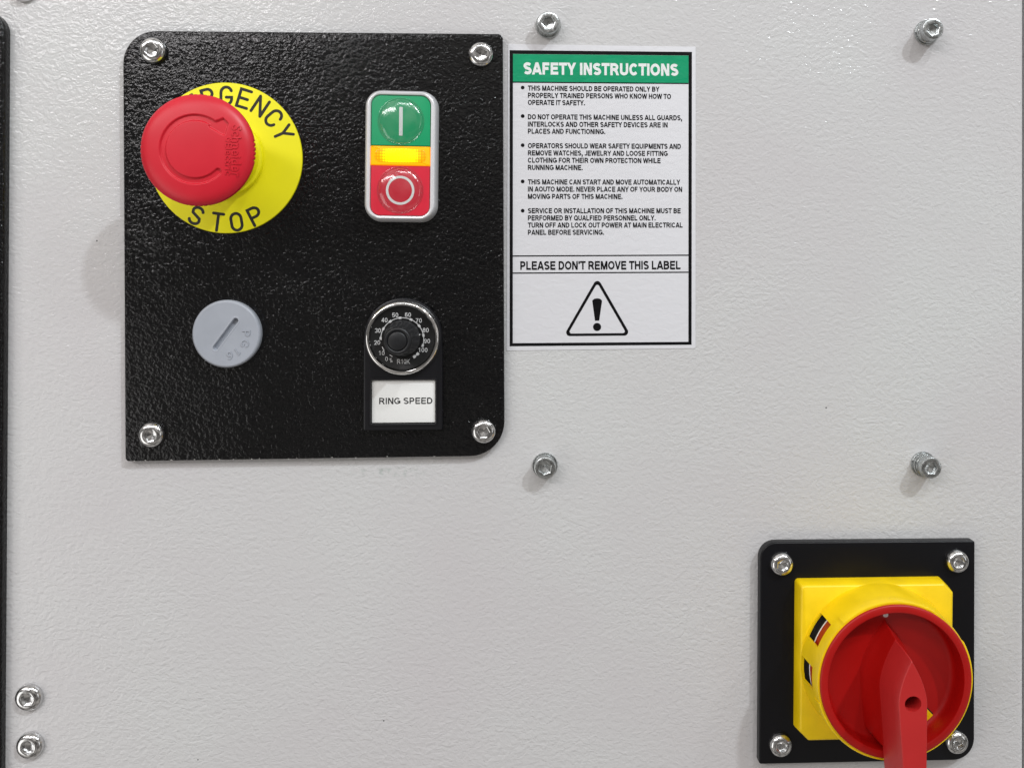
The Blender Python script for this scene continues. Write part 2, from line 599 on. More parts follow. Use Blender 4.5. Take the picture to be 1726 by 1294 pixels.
def text_bm(s, width=None, cap=2.0, bold=0.0, extrude=0.0, spacing=1.0, res=4, shear=0.0):
    """text mesh, left at x=0, baseline y=0, capital height = cap (mm), width in mm if given"""
    def conv(t):
        c = bpy.data.curves.new('t', 'FONT')
        c.body = t
        c.size = 1
        c.offset = bold
        c.resolution_u = res
        c.space_character = spacing
        c.shear = shear
        o = bpy.data.objects.new('t', c)
        COL.objects.link(o)
        bpy.context.view_layer.update()
        me = bpy.data.meshes.new_from_object(o.evaluated_get(bpy.context.evaluated_depsgraph_get()))
        bpy.data.objects.remove(o)
        bpy.data.curves.remove(c)
        bm = bmesh.new(); bm.from_mesh(me); bpy.data.meshes.remove(me)
        return bm
    key = (round(bold, 4))
    if key not in _cap:
        bm = conv('H')
        ys = [v.co.y for v in bm.verts]
        _cap[key] = (min(ys), max(ys))
        bm.free()
    y0, y1 = _cap[key]
    bm = conv(s)
    xs = [v.co.x for v in bm.verts]
    x0, x1 = min(xs), max(xs)
    sy = cap / (y1 - y0)
    sx_ = (width / (x1 - x0)) if width else sy
    for v in bm.verts:
        v.co.x = (v.co.x - x0) * sx_
        v.co.y = (v.co.y - y0) * sy
    if extrude > 0:
        bmesh.ops.remove_doubles(bm, verts=bm.verts, dist=1e-5)
        r = bmesh.ops.extrude_face_region(bm, geom=bm.faces[:])
        for v in [g for g in r['geom'] if isinstance(g, bmesh.types.BMVert)]:
            v.co.z += extrude
    return bm


ADV = dict(A=722, B=722, C=722, D=722, E=667, F=611, G=778, H=722, I=278, J=556, K=722, L=611, M=833, N=722, O=778, P=667, Q=778, R=722,
           S=667, T=611, U=722, V=667, W=944, X=667, Y=667, Z=611)
ADV.update({' ': 278, ',': 278, '.': 278, "'": 238, '%': 889})
for _c in '0123456789': ADV[_c] = 556
BEAR = {c: 60 for c in ADV}
for _c in 'AVWYXT': BEAR[_c] = 12
for _c in 'COGQS0123456789JZ': BEAR[_c] = 40


def glyph(c, w, s):
    """centre lines of a plain sans capital in a box w wide and 1 high, stroke s"""
    e = s / 2
    L_, R_, B_, T_ = e, w - e, e, 1 - e
    st = [(L_, 0), (L_, 1)]
    ell = lambda a0, a1, y0=B_, y1=T_, x0=L_, x1=R_, n=16: arcp((x0 + x1) / 2, (y0 + y1) / 2, (x1 - x0) / 2, (y1 - y0) / 2, a0, a1, n)
    if c == 'A': return [[(e * .95, 0), (w / 2 - e * .1, 1)], [(w - e * .95, 0), (w / 2 + e * .1, 1)], [(w * .22, .29), (w * .78, .29)]]
    if c == 'B': return [st, [(L_, T_)] + ell(90, -90, .54, T_, w * .18, R_ * .95, 8) + [(L_, .54)], [(L_, .54)] + ell(90, -90, B_, .54, w * .2, R_, 8) + [(L_, B_)]]
    if c == 'C': return [ell(38, 322, n=22)]
    if c == 'D': return [st, [(L_, T_), (w * .42, T_)] + ell(90, -90, x0=L_ - w * .12, n=16)[1:-1] + [(w * .42, B_), (L_, B_)]]
    if c == 'E': return [st, [(L_, T_), (w, T_)], [(L_, .52), (w * .93, .52)], [(L_, B_), (w, B_)]]
    if c == 'F': return [st, [(L_, T_), (w, T_)], [(L_, .5), (w * .88, .5)]]
    if c == 'G': return [ell(40, 322, n=22) + [(R_, .2)], [(R_, .12), (R_, .46)], [(w * .52, .44), (w, .44)]]
    if c == 'H': return [st, [(R_, 0), (R_, 1)], [(L_, .52), (R_, .52)]]
    if c == 'I': return [[(w / 2, 0), (w / 2, 1)]]
    if c == 'J': return [[(R_, 1), (R_, .3)] + arcp(w / 2, .3, w / 2 - e, .3 - e, 0, -170, 10)]
    if c == 'K': return [st, [(w - e * 1.2, 1), (L_, .34)], [(w * .38, .62), (w - e, 0)]]
    if c == 'L': return [st, [(L_, B_), (w, B_)]]
    if c == 'M': return [st, [(R_, 0), (R_, 1)], [(L_ + e * .3, 1), (w / 2, .0)], [(R_ - e * .3, 1), (w / 2, .0)]]
    if c == 'N': return [st, [(R_, 0), (R_, 1)], [(L_ + e * .2, 1), (R_ - e * .2, 0)]]
    if c == 'O': return [ell(90, 450, n=28)]
    if c == 'Q': return [ell(90, 450, n=28), [(w * .55, .3), (w * .95, .0)]]
    if c == 'P': return [st, [(L_, T_)] + ell(90, -90, .44, T_, w * .15, R_, 10) + [(L_, .44)]]
    if c == 'R': return [st, [(L_, T_)] + ell(90, -90, .48, T_, w * .15, R_ * .96, 10) + [(L_, .48)], [(w * .5, .48), (w * .74, .3), (w - e * .8, 0)]]
    if c == 'S':
        return [ell(28, 180, .53, T_, n=10) + [(L_ + .02, .66), (w * .3, .56), (w * .7, .46), (R_ - .02, .36)] + ell(0, -152, B_, .5, n=10)]
    if c == 'T': return [[(w / 2, 0), (w / 2, 1)], [(0, T_), (w, T_)]]
    if c == 'U': return [[(L_, 1), (L_, .34)] + arcp(w / 2, .34, w / 2 - e, .34 - e, 180, 360, 12) + [(R_, 1)]]
    if c == 'V': return [[(e, 1), (w / 2, 0)], [(w - e, 1), (w / 2, 0)]]
    if c == 'W': return [[(e, 1), (w * .28, 0)], [(w * .5, 1), (w * .28, 0)], [(w * .5, 1), (w * .72, 0)], [(w - e, 1), (w * .72, 0)]]
    if c == 'X': return [[(e, 1), (w - e, 0)], [(w - e, 1), (e, 0)]]
    if c == 'Y': return [[(e, 1), (w / 2, .42)], [(w - e, 1), (w / 2, .42)], [(w / 2, .46), (w / 2, 0)]]
    if c == 'Z': return [[(0, T_), (R_, T_), (L_, B_), (w, B_)]]
    if c == '.': return [[(w / 2 - s * .6, s * .55), (w / 2 + s * .6, s * .55)]]
    if c == ',': return [[(w / 2 - s * .6, s * .55), (w / 2 + s * .6, s * .55)], [(w / 2 + s * .3, s * .5), (w / 2 - s * .2, -s * 1.1)]]
    if c == "'": return [[(w / 2, 1), (w / 2, .66)]]
    if c == '0': return [ell(90, 450, n=24)]
    if c == '1': return [[(w * .58, 0), (w * .58, 1)], [(w * .58, .92), (w * .18, .74)]]
    if c == '2': return [ell(170, 0, .42, T_, n=10) + [(R_ - .04, .56), (w * .5, .3), (L_, B_), (w, B_)]]
    if c == '3': return [ell(160, -90, .54, T_, n=12), ell(90, -160, B_, .54, n=12)]
    if c == '4': return [[(w * .7, 0), (w * .7, 1)], [(w * .66, .95), (L_, .3)], [(0, .28), (w, .28)]]
    if c == '5': return [[(w * .92, T_), (w * .2, T_), (L_, .5)] + ell(140, -160, B_, .62, n=14)]
    if c == '6': return [ell(90, 450, B_, .6, n=20), [(L_, .35), (L_ + .02, .6), (w * .3, .88), (w * .6, T_), (R_, .85)]]
    if c == '7': return [[(0, T_), (R_, T_), (w * .5, .5), (w * .35, 0)]]
    if c == '8': return [ell(90, 450, .53, T_, L_ + .03, R_ - .03, n=18), ell(90, 450, B_, .53, n=20)]
    if c == '9': return [ell(90, 450, .4, T_, n=20), [(R_, .65), (R_ - .02, .4), (w * .7, .12), (w * .4, B_), (L_, .15)]]
    if c == '%': return [arcp(w * .22, .75, w * .15, .17, 90, 450, 14), arcp(w * .78, .25, w * .15, .17, 90, 450, 14), [(w * .3, 0), (w * .7, 1)]]
    return []


def stroke(pts, s, z, bm, lift=0.0):
    P = [Vector(p) for p in pts]
    P = [P[0]] + [b_ for a, b_ in zip(P, P[1:]) if (b_ - a).length > 1e-5]
    closed = (P[0] - P[-1]).length < 1e-4
    n = len(P)
    Lf, Rt = [], []
    for i, p in enumerate(P):
        t1 = (P[i] - P[i - 1]).normalized() if i else ((P[-1] - P[-2]).normalized() if closed else None)
        t2 = (P[i + 1] - P[i]).normalized() if i < n - 1 else ((P[1] - P[0]).normalized() if closed else None)
        if t1 is None or t2 is None:
            t = t1 or t2
            if min(abs(p.y), abs(p.y - 1)) < 1e-6 and abs(t.y) > .3:
                nn = Vector((-s / 2 / abs(t.y) * (1 if t.y > 0 else -1), 0))
            else:
                nn = Vector((-t.y, t.x)) * (s / 2)
        else:
            t = (t1 + t2).normalized()
            nn = Vector((-t.y, t.x)) * (s / 2 * min(1.5, 1 / max(.3, t.dot(t1))))
        Lf.append(p + nn); Rt.append(p - nn)
    if lift <= 0:
        for i in range(n - 1):      # every piece a hair above the one before, so no two faces share a plane
            bm.faces.new([bm.verts.new((q.x, q.y, z + .0009 * i)) for q in (Rt[i], Rt[i + 1], Lf[i + 1], Lf[i])])
        return
    top = [[bm.verts.new((q.x, q.y, z + lift)) for q in S] for S in (Rt, Lf)]
    for i in range(n - 1):
        bm.faces.new((top[0][i], top[0][i + 1], top[1][i + 1], top[1][i]))
    if lift > 0:
        bot = [[bm.verts.new((q.x, q.y, z)) for q in S] for S in (Rt, Lf)]
        for i in range(n - 1):
            bm.faces.new((bot[0][i], bot[0][i + 1], top[0][i + 1], top[0][i]))
            bm.faces.new((top[1][i], top[1][i + 1], bot[1][i + 1], bot[1][i]))
        for i in (0, n - 1):
            bm.faces.new((bot[0][i], top[0][i], top[1][i], bot[1][i]))


def sans_bm(text, width=None, cap=2.0, s=0.16, lift=0.0, extra=0.0):
    """plain grotesque capitals; s = stroke as a share of the cap height; left at 0, baseline 0"""
    bm = bmesh.new()
    x = 0.0
    for c in text:
        adv = ADV[c] / 716
        br = BEAR[c] / 716
        w = adv - 2 * br
        tmp = bmesh.new()
        for i, st in enumerate(glyph(c, w, s)):
            stroke(st, s, 0.026 * i if lift <= 0 else .006 * i, tmp, lift)
        for v in tmp.verts: v.co.x += x + br
        me = bpy.data.meshes.new('t'); tmp.to_mesh(me); tmp.free(); bm.from_mesh(me); bpy.data.meshes.remove(me)
        x += adv + extra
    xs = [v.co.x for v in bm.verts]
    x0, x1 = min(xs), max(xs)
    k = width / (x1 - x0) if width else cap
    for v in bm.verts:
        v.co.x = (v.co.x - x0) * k
        v.co.y *= cap
    return bm


def center_text(bm, rot=0.0, cx=0.0, cy=0.0):
    xs = [v.co.x for v in bm.verts]; ys = [v.co.y for v in bm.verts]
    c = Vector(((min(xs) + max(xs)) / 2, (min(ys) + max(ys)) / 2, 0))
    ca, sa = math.cos(rot), math.sin(rot)
    for v in bm.verts:
        x_, y_ = v.co.x - c.x, v.co.y - c.y
        v.co.x = cx + x_ * ca - y_ * sa
        v.co.y = cy + x_ * sa + y_ * ca
    return bm


def ribbon(pts, w, z, bm, capseg=6):
    """flat stroke with round ends"""
    P = [Vector(p) for p in pts]
    Lf, Rt = [], []
    for i, p in enumerate(P):
        if i == 0: t = (P[1] - P[0]).normalized(); k = 1
        elif i == len(P) - 1: t = (P[-1] - P[-2]).normalized(); k = 1
        else:
            t1 = (P[i] - P[i - 1]).normalized(); t2 = (P[i + 1] - P[i]).normalized()
            t = (t1 + t2)
            if t.length < 1e-6: t = t1
            t.normalize(); k = min(1 / max(0.35, t.dot(t1)), 2.2)
        nn = Vector((-t.y, t.x)) * (w / 2 * k)
        Lf.append(p + nn); Rt.append(p - nn)
    for i in range(len(P) - 1):
        bm.faces.new([bm.verts.new((q.x, q.y, z)) for q in (Rt[i], Rt[i + 1], Lf[i + 1], Lf[i])])
    if (P[0] - P[-1]).length < 1e-4: return
    for end, t in ((P[0], (P[0] - P[1]).normalized()), (P[-1], (P[-1] - P[-2]).normalized())):
        a0 = math.atan2(t.y, t.x)
        pts2 = [(end.x + w / 2 * math.cos(a0 + q), end.y + w / 2 * math.sin(a0 + q)) for q in
                [(-PI / 2 + PI * k / capseg) for k in range(capseg + 1)]]
        bm.faces.new([bm.verts.new((x_, y_, z)) for x_, y_ in pts2])


# ------------------------------------------------------------------ the setting: painted machine panel
def quad_mm(corners, h):
    return [tuple(at(px, py, h)) for px, py in corners]


PANEL_MW = frame(0, 0, 0)
xr_t, xr_b = at(1724.5, -40, 0), at(1726.5, 1330, 0)
pts = [(-285, -250), (xr_b.x, xr_b.y - 25), (xr_t.x, xr_t.y + 25), (-285, 150)]
bm = plate(pts, [4, 4, 4, 4], -4, 0, bev=1.6)
mk('machine_panel', bm, M['panel'], mw=PANEL_MW)['kind'] = 'structure'
pts2 = [(xr_b.x + 1.0, xr_b.y - 25), (xr_b.x + 60, xr_b.y - 25), (xr_b.x + 60, xr_t.y + 25), (xr_t.x + 1.0, xr_t.y + 25)]
mk('machine_door_panel', plate(pts2, [4] * 4, -4, 0, bev=1.6), M['panel'], mw=PANEL_MW)['kind'] = 'structure'
mk('machine_frame', prism([(-290, -255), (xr_b.x + 62, -255), (xr_b.x + 62, 155), (-290, 155)], -8, -5), M['dark'], mw=PANEL_MW)['kind'] = 'structure'


# ------------------------------------------------------------------ mounting plates
def textured_plate(name, label, cat, corners, radii, h, bev, m, face=None):
    q = quad_mm(corners, h)
    c = sum((Vector(p) for p in q), Vector((0, 0))) / 4
    loc = [(p[0] - c.x, p[1] - c.y) for p in q]
    o = mk(name, plate(loc, radii, 0.02, h, bev), m, mw=frame(c.x, c.y, 0))
    return props(o, label, cat)


# corners ccw from bottom left
textured_plate('control_plate', 'large black textured plate carrying the emergency stop, start stop buttons and dial', 'mounting plate',
               [(211, 777.5), (850.5, 768), (847.5, 57.5), (207, 52)], [1.5, 13.5, 2.0, 12.5], 3.0, 0.45, M['black_tex'])
textured_plate('switch_plate', 'small smooth black plate behind the yellow and red rotary switch', 'mounting plate',
               [(1279.5, 1287.5), (1642.5, 1280), (1643.5, 911), (1281.5, 914)], [1.0, 8.5, 1.0, 6.5], 4.3, 0.6, M['black_smooth'])
textured_plate('cover_plate', 'narrow strip of black textured cover plate along the left edge', 'cover plate',
               [(-150, 1400), (-0.5, 1400), (8.5, 17.5), (-150, 17.5)], [1.0, 1.0, 8.0, 1.0], 4.0, 1.6, M['black_tex'])


# tiny chips of bare metal along the lower edge of the large black plate
cp = bpy.data.objects['control_plate']
bm = bmesh.new()
rc = random.Random(3)
for px_ in [226, 247, 286, 291, 325, 372, 396, 424, 440, 489, 503, 560, 601, 655, 733]:
    py_ = 777.5 + (px_ - 211) * (768 - 777.5) / (850.5 - 211) - rc.uniform(.4, 2.0)
    q = at(px_ + rc.uniform(-3, 3), py_, 3.0)
    c = Vector((q.x, q.y)) - Vector((cp.location.x, cp.location.z)) / MM
    n_ = 6
    bm.faces.new([bm.verts.new((c.x + rc.uniform(.12, .38) * math.cos(2 * PI * k / n_), c.y + rc.uniform(.06, .16) * math.sin(2 * PI * k / n_), 3.012)) for k in range(n_)])
mk('paint_chips', bm, mat('bare_metal_chip', (.6, .58, .54), .5), cp, smooth=0)['kind'] = 'stuff'

# ------------------------------------------------------------------ screws
def hexr(a, af, n=6, ph=0.0):
    """radius of a hexagon (across flats af) at angle a"""
    s = 2 * PI / n
    q = ((a - ph) % s) - s / 2
    return (af / 2) / math.cos(q)


def screw_head_bm(prof, af, depth, n=72, ph=0.0, knurl=0.0, kz=None, cone=0.7):
    """prof: outer profile (r,z) from the base outside to the socket rim; hexagon socket in the middle"""
    bm = bmesh.new()
    rings = []
    for i, (r, z) in enumerate(prof):
        rr = []
        for k in range(n):
            a = 2 * PI * k / n
            q = r
            if knurl and kz and kz[0] <= z <= kz[1]:
                q = r - knurl * (k % 2)
            rr.append((q * math.cos(a), q * math.sin(a), z))
        rings.append(rr)
    ztop = prof[-1][1]
    for (sc, z) in ((1.10, ztop - 0.02), (1.0, ztop - 0.14), (1.0, ztop - depth)):
        rings.append([(hexr(2 * PI * k / n, af, 6, ph) * sc * math.cos(2 * PI * k / n),
                       hexr(2 * PI * k / n, af, 6, ph) * sc * math.sin(2 * PI * k / n), z) for k in range(n)])
    rings.append([(af * .42 * math.cos(2 * PI * k / n), af * .42 * math.sin(2 * PI * k / n), ztop - depth - .05) for k in range(n)])
    rings.append([(.05 * math.cos(2 * PI * k / n), .05 * math.sin(2 * PI * k / n), ztop - depth - cone) for k in range(n)])
    return loft(rings, bm)


def button_prof(Rr, hh, rim):
    p = [(Rr * .96, 0), (Rr, 0.25), (Rr, 0.5)]
    for k in range(1, 10):
        t = k / 9
        r = Rr + (rim - Rr) * t
        z = 0.5 + (hh - 0.5) * math.sqrt(max(0, 1 - ((r - rim) / (Rr - rim)) ** 2)) ** 0.95
        p.append((r, z))
    p[-1] = (rim, hh)
    return p


def button_screw(px, py, h, dia, rot, label, group):
    p = at(px, py, h + 1.5)
    o = mk('button_screw', screw_head_bm(button_prof(dia / 2, 2.9, dia / 2 * .53), dia * .42, 2.3, ph=rot), M['steel'],
           mw=frame(p.x, p.y, h + .02))
    return props(o, label, 'screw', group)


G1, G2, G3 = 'button head screws of the control plate', 'button head screws of the switch plate', 'button head screws on the grey panel at the left'
button_screw(257, 85, 3, 10.2, 0.25, 'shiny screw in the rounded top left corner of the large black plate', G1)
button_screw(810.5, 92, 3, 10.0, 0.5, 'shiny screw in the top right corner of the large black plate, beside the safety label', G1)
button_screw(254.5, 733, 3, 9.9, 0.1, 'shiny screw in the square bottom left corner of the large black plate', G1)
button_screw(815, 727, 3, 9.8, 0.0, 'shiny screw in the rounded bottom right corner of the large black plate', G1)
button_screw(1318.5, 951, 4.3, 9.5, 0.5, 'shiny screw in the rounded top left corner of the rotary switch plate', G2)
button_screw(1614.5, 946.5, 4.3, 9.5, 0.15, 'shiny screw in the square top right corner of the rotary switch plate', G2)
button_screw(1316.5, 1256, 4.3, 9.5, 0.35, 'shiny screw in the square bottom left corner of the rotary switch plate', G2)
button_screw(1613.5, 1251, 4.3, 9.5, 0.65, 'shiny screw at the bottom right of the rotary switch plate, partly behind the yellow collar', G2)
button_screw(47.5, 1176, 0, 10.4, 0.1, 'upper of two shiny screws in the grey panel at the lower left', G3)
button_screw(49.5, 1257, 0, 10.4, 0.4, 'lower of two shiny screws in the grey panel at the lower left', G3)
button_screw(38, -20, 0, 10.4, 0.4, 'shiny screw cut off by the top edge of the photo, above the black cover strip', G3)


def cap_screw(px, py, label, lift, rot, head_off=(0, 0), marks='8.8', mrot=0.0):
    p = at(px, py, 1.0)
    t = thing('cap_screw', label, 'screw', frame(p.x, p.y, .02), 'socket cap screws with washers on the grey panel')
    mk('washer', lathe([(5.0, 0), (5.05, .25), (5.05, .8), (4.9, 1.0), (3.2, 1.0), (3.2, .1)], 64), M['zinc'], t)
    z = 1.0
    if lift > 0:
        mk('spring_washer', lathe([(4.45, z), (4.55, z + .2), (4.55, z + lift - .2), (4.4, z + lift), (3, z + lift), (3, z)], 48), M['zinc'], t)
        z += lift
    prof = [(4.2, z + .02), (4.28, z + .25), (4.28, z + .3), (4.28, z + 4.4), (4.1, z + 4.72), (3.85, z + 4.85), (2.75, z + 4.86)]
    hd = mk('head', screw_head_bm(prof, 4.35, 2.6, n=120, ph=rot, knurl=.11, kz=(z + .28, z + 4.45), cone=.9), M['zinc'], t,
            loc=(head_off[0], head_off[1], 0))
    for i, (s, a) in enumerate(((marks[0], mrot), (marks[-1], mrot - .55), ('.', mrot - .3))):
        b2 = sans_bm(s, None, .8, .2, .09)
        center_text(b2, a - PI / 2, 3.35 * math.cos(a), 3.35 * math.sin(a))
        mk('stamped_mark', b2, M['steel'], hd, loc=(0, 0, z + 4.83))


cap_screw(924, 43, 'socket cap screw directly above the safety label', 0, 0.1, mrot=R(-60))
cap_screw(1562.5, 55, 'socket cap screw at the upper right of the grey panel, standing proud', 1.7, 0.3, mrot=R(40))
cap_screw(918.5, 784.5, 'socket cap screw on the grey panel below the safety label', 0, 0.35, mrot=R(130))
cap_screw(1556.5, 782, 'socket cap screw above the rotary switch plate, standing proud', 1.9, 0.0, head_off=(.6, -.2), mrot=R(75))

# ------------------------------------------------------------------ emergency stop
HP = 3.0
pe = at(380.6, 266.5, HP + 1)
es = thing('emergency_stop_button', 'red mushroom emergency stop button on a round yellow legend', 'emergency stop', frame(pe.x, pe.y, HP + .02))
RL = 29.0
mk('legend_disc', lathe([(RL, 0), (RL, .75), (RL - .12, .93), (RL - .4, 1.0), (12, 1.0), (12, .2)], 128), M['yellow_legend'], es)


w_ = .60
GL = {
    'E': [[(w_, 0), (0, 0), (0, 1), (w_, 1)], [(0, .5), (w_ * .85, .5)]],
    'M': [[(0, 0), (0, 1)], [(0, 1), (w_ / 2 + .05, .3)], [(w_ / 2 + .05, .3), (w_ + .1, 1)], [(w_ + .1, 1), (w_ + .1, 0)]],
    'R': [[(0, 0), (0, 1), (w_ * .5, 1)] + arcp(w_ * .5, .74, w_ * .45, .26, 90, -90)[1:] + [(0, .48)], [(w_ * .5, .48), (w_, 0)]],
    'G': [arcp(w_ / 2, .68, w_ / 2, .32, 20, 180) + arcp(w_ / 2, .32, w_ / 2, .32, 180, 360) + [(w_, .42), (w_ * .5, .42)]],
    'N': [[(0, 0), (0, 1)], [(0, 1), (w_, 0)], [(w_, 0), (w_, 1)]],
    'C': [arcp(w_ / 2, .68, w_ / 2, .32, 10, 180) + arcp(w_ / 2, .32, w_ / 2, .32, 180, 350)],
    'Y': [[(0, 1), (w_ / 2, .48), (w_, 1)], [(w_ / 2, .48), (w_ / 2, 0)]],
    'S': [arcp(w_ / 2, .75, w_ / 2, .25, 20, 180, 10) + [(w_ * .08, .6), (w_ / 2, .5), (w_ * .92, .4)] + arcp(w_ / 2, .25, w_ / 2, .25, 0, -160, 10)],
    'T': [[(w_ / 2, 0), (w_ / 2, 1)], [(0, 1), (w_, 1)]],
    'O': [arcp(w_ / 2, .68, w_ / 2, .32, 0, 180) + arcp(w_ / 2, .32, w_ / 2, .32, 180, 360) + [(w_, .5), (w_, .68)]],
    'P': [[(0, 0), (0, 1), (w_ * .5, 1)] + arcp(w_ * .5, .73, w_ * .5, .27, 90, -90)[1:] + [(0, .46)]],
}


def stroke_letter(ch, size, w, z):
    bm = bmesh.new()
    wid = w_ + (.1 if ch == 'M' else 0)
    for i, s in enumerate(GL[ch]):
        ribbon([((x_ - wid / 2) * size, (y_ - .5) * size) for x_, y_ in s], w, z + .012 * i, bm)
    return bm


for i, ch in enumerate('EMERGENCY'):
    a = R(0.3 + (i - 4) * 16.3)      # clockwise from the top
    mk('letter', stroke_letter(ch, 6.7, 1.12, 1.03), M['engrave'], es, loc=(23.9 * math.sin(a), 23.9 * math.cos(a), 0), rot=-a)
for ch, a in zip('STOP', (-26.5, -7, 9.5, 27)):
    a = R(a)
    mk('letter', stroke_letter(ch, 6.5, 1.12, 1.03), M['engrave'], es, loc=(24.9 * math.sin(a), -24.9 * math.cos(a), 0), rot=a)

# yellow sleeve between legend and mushroom
mk('sleeve', lathe([(14.6, 1.02), (14.6, 3.2), (14.3, 3.6), (13.2, 3.8), (13.0, 9), (12.6, 21), (12.2, 24), (9, 24)], 96, cap0=False), M['yellow_legend'], es)


def dome(r):
    """height of the mushroom top above the black plate"""
    t = min(1, r / 20.2)
    return 37.6 - 1.5 * t ** 2 - 2.2 * t ** 12


def seg_d(p, a, b_):
    ab = b_ - a
    t = max(0, min(1, (p - a).dot(ab) / ab.dot(ab)))
    return (p - a - ab * t).length


TRI = [Vector((9.9, 6.0)), Vector((11.2, 11.0)), Vector((5.6, 8.5))]


def tri_d(p):
    """signed distance to the arrow head triangle (negative inside)"""
    d = min(seg_d(p, TRI[i], TRI[(i + 1) % 3]) for i in range(3))
    s = [((TRI[(i + 1) % 3] - TRI[i]).cross(p - TRI[i])) for i in range(3)] if False else \
        [(TRI[(i + 1) % 3].x - TRI[i].x) * (p.y - TRI[i].y) - (TRI[(i + 1) % 3].y - TRI[i].y) * (p.x - TRI[i].x) for i in range(3)]
    ins = all(q > 0 for q in s) or all(q < 0 for q in s)
    return -d if ins else d


def groove(x_, y_):
    r = math.hypot(x_, y_)
    if r < 4.5 or r > 15: return 0
    a = math.degrees(math.atan2(y_, x_)) % 360
    hw = 1.05
    if 50 <= a <= 316:
        d = abs(r - 11.3) - hw
    else:
        e_ = Vector((11.3 * math.cos(R(316)), 11.3 * math.sin(R(316))))
        d = (Vector((x_, y_)) - e_).length - hw
    d = min(d, tri_d(Vector((x_, y_))) - .75)
    return max(0, min(1, (0.22 - d) / 0.44))


def smst(t): return t * t * (3 - 2 * t)


bm = bmesh.new()
NA = 300
radii = [0.2 + k * (19.0 - 0.2) / 92 for k in range(93)] + [19.35, 19.65, 19.9, 20.05]


def notch(a):
    d = abs(((math.degrees(a) + 45) % 90) - 45)
    return 0.45 * max(0, math.cos(math.radians(d * 360 / 4.8))) ** .6 if d < 11 and math.cos(math.radians(d * 360 / 4.8)) > 0 else 0.0


rings = []
for r in radii:
    rg = []
    for k in range(NA):
        a = 2 * PI * k / NA
        rr = r - (notch(a) * max(0, (r - 19.3) / .9) if r > 19.3 else 0)
        x_, y_ = rr * math.cos(a), rr * math.sin(a)
        rg.append((x_, y_, dome(rr) - .75 * smst(groove(x_, y_))))
    rings.append(rg)
for (r, z) in ((20.15, 33.2), (20.1, 32.2), (19.6, 31.2), (18.4, 29.8), (15.0, 27), (12.6, 24.5), (11.5, 23.0)):
    rings.append([((r - (notch(2 * PI * k / NA) if r > 18.6 else 0)) * math.cos(2 * PI * k / NA),
                   (r - (notch(2 * PI * k / NA) if r > 18.6 else 0)) * math.sin(2 * PI * k / NA), z) for k in range(NA)])
mush = mk('mushroom_head', loft(rings, bm), M['red_head'], es, smooth=60, loc=(.1, -.6, 0))
mush.scale = (.98, .98, 1)


def on_dome(bm, lift):
    for v in bm.verts:
        v.co.z += dome(math.hypot(v.co.x, v.co.y)) + lift
    return bm


b2 = text_bm('Schneider', 18.6, 3.2, .012, .36, res=3)
center_text(b2, -PI / 2, 14.5, -.4)
mk('raised_word', on_dome(b2, -.04), M['red_head'], mush, smooth=0)
b2 = text_bm('Electric', 11.4, 2.4, .004, .34, res=3)
center_text(b2, -PI / 2, 11.9, -3.3)
mk('raised_word', on_dome(b2, -.04), M['red_head'], mush, smooth=0)
b2 = bmesh.new()
for s_ in (arcp(12.0, 3.6, .95, .7, 20, 380, 24), [(10.9, 3.1), (11.8, 3.4), (13.1, 4.3)]):
    bt = bmesh.new()
    ribbon(s_, .42, 0, bt)
    bmesh.ops.remove_doubles(bt, verts=bt.verts, dist=1e-4)
    r_ = bmesh.ops.extrude_face_region(bt, geom=bt.faces[:])
    for v in [g for g in r_['geom'] if isinstance(g, bmesh.types.BMVert)]: v.co.z += .26
    me = bpy.data.meshes.new('t'); bt.to_mesh(me); bt.free(); b2.from_mesh(me); bpy.data.meshes.remove(me)
mk('raised_emblem', on_dome(b2, -.03), M['red_head'], mush, smooth=0)

# ------------------------------------------------------------------ start / stop double pushbutton
pb_ = at(675.3, 262.6, HP + 6)
pb = thing('double_pushbutton', 'upright start stop pushbutton, green above red, with a lit amber lamp band between', 'pushbutton',
           frame(pb_.x, pb_.y, HP + .02, R(-.35)))


pb.scale = (.97, .995, 1)


def rr3(w, h, r, z): return [(x_, y_, z) for x_, y_ in rrect(w, h, r, seg=10)]


bz = [rr3(28.6, 50.6, 6.5, 0), rr3(28.9, 51.0, 6.6, 1.0), rr3(28.3, 50.4, 6.4, 4.5), rr3(27.6, 49.6, 6.2, 5.8), rr3(26.9, 49.0, 5.9, 6.5),
      rr3(26.1, 48.4, 5.5, 6.85), rr3(25.2, 48.2, 5.0, 6.9), rr3(23.9, 47.0, 4.1, 6.75), rr3(23.5, 46.6, 3.9, 6.4), rr3(23.4, 46.5, 3.9, 1)]
mk('bezel', loft(bz), M['bezel'], pb)
FZ = 6.3
ow, oh, orr = 23.1, 46.2, 3.7


def tile(y0, y1, rt_, rb_, z1, mater, name, hole=None):
    pts = [(-ow / 2, y0), (ow / 2, y0), (ow / 2, y1), (-ow / 2, y1)]
    return mk(name, plate(pts, [rb_, rb_, rt_, rt_], 1.2, z1, .22, 8), mater, pb)


gb = tile(3.72, oh / 2, orr, .12, FZ, M['green_btn'], 'green_button')
rb = tile(-oh / 2, -3.92, .12, orr, FZ, M['red_btn'], 'red_button')


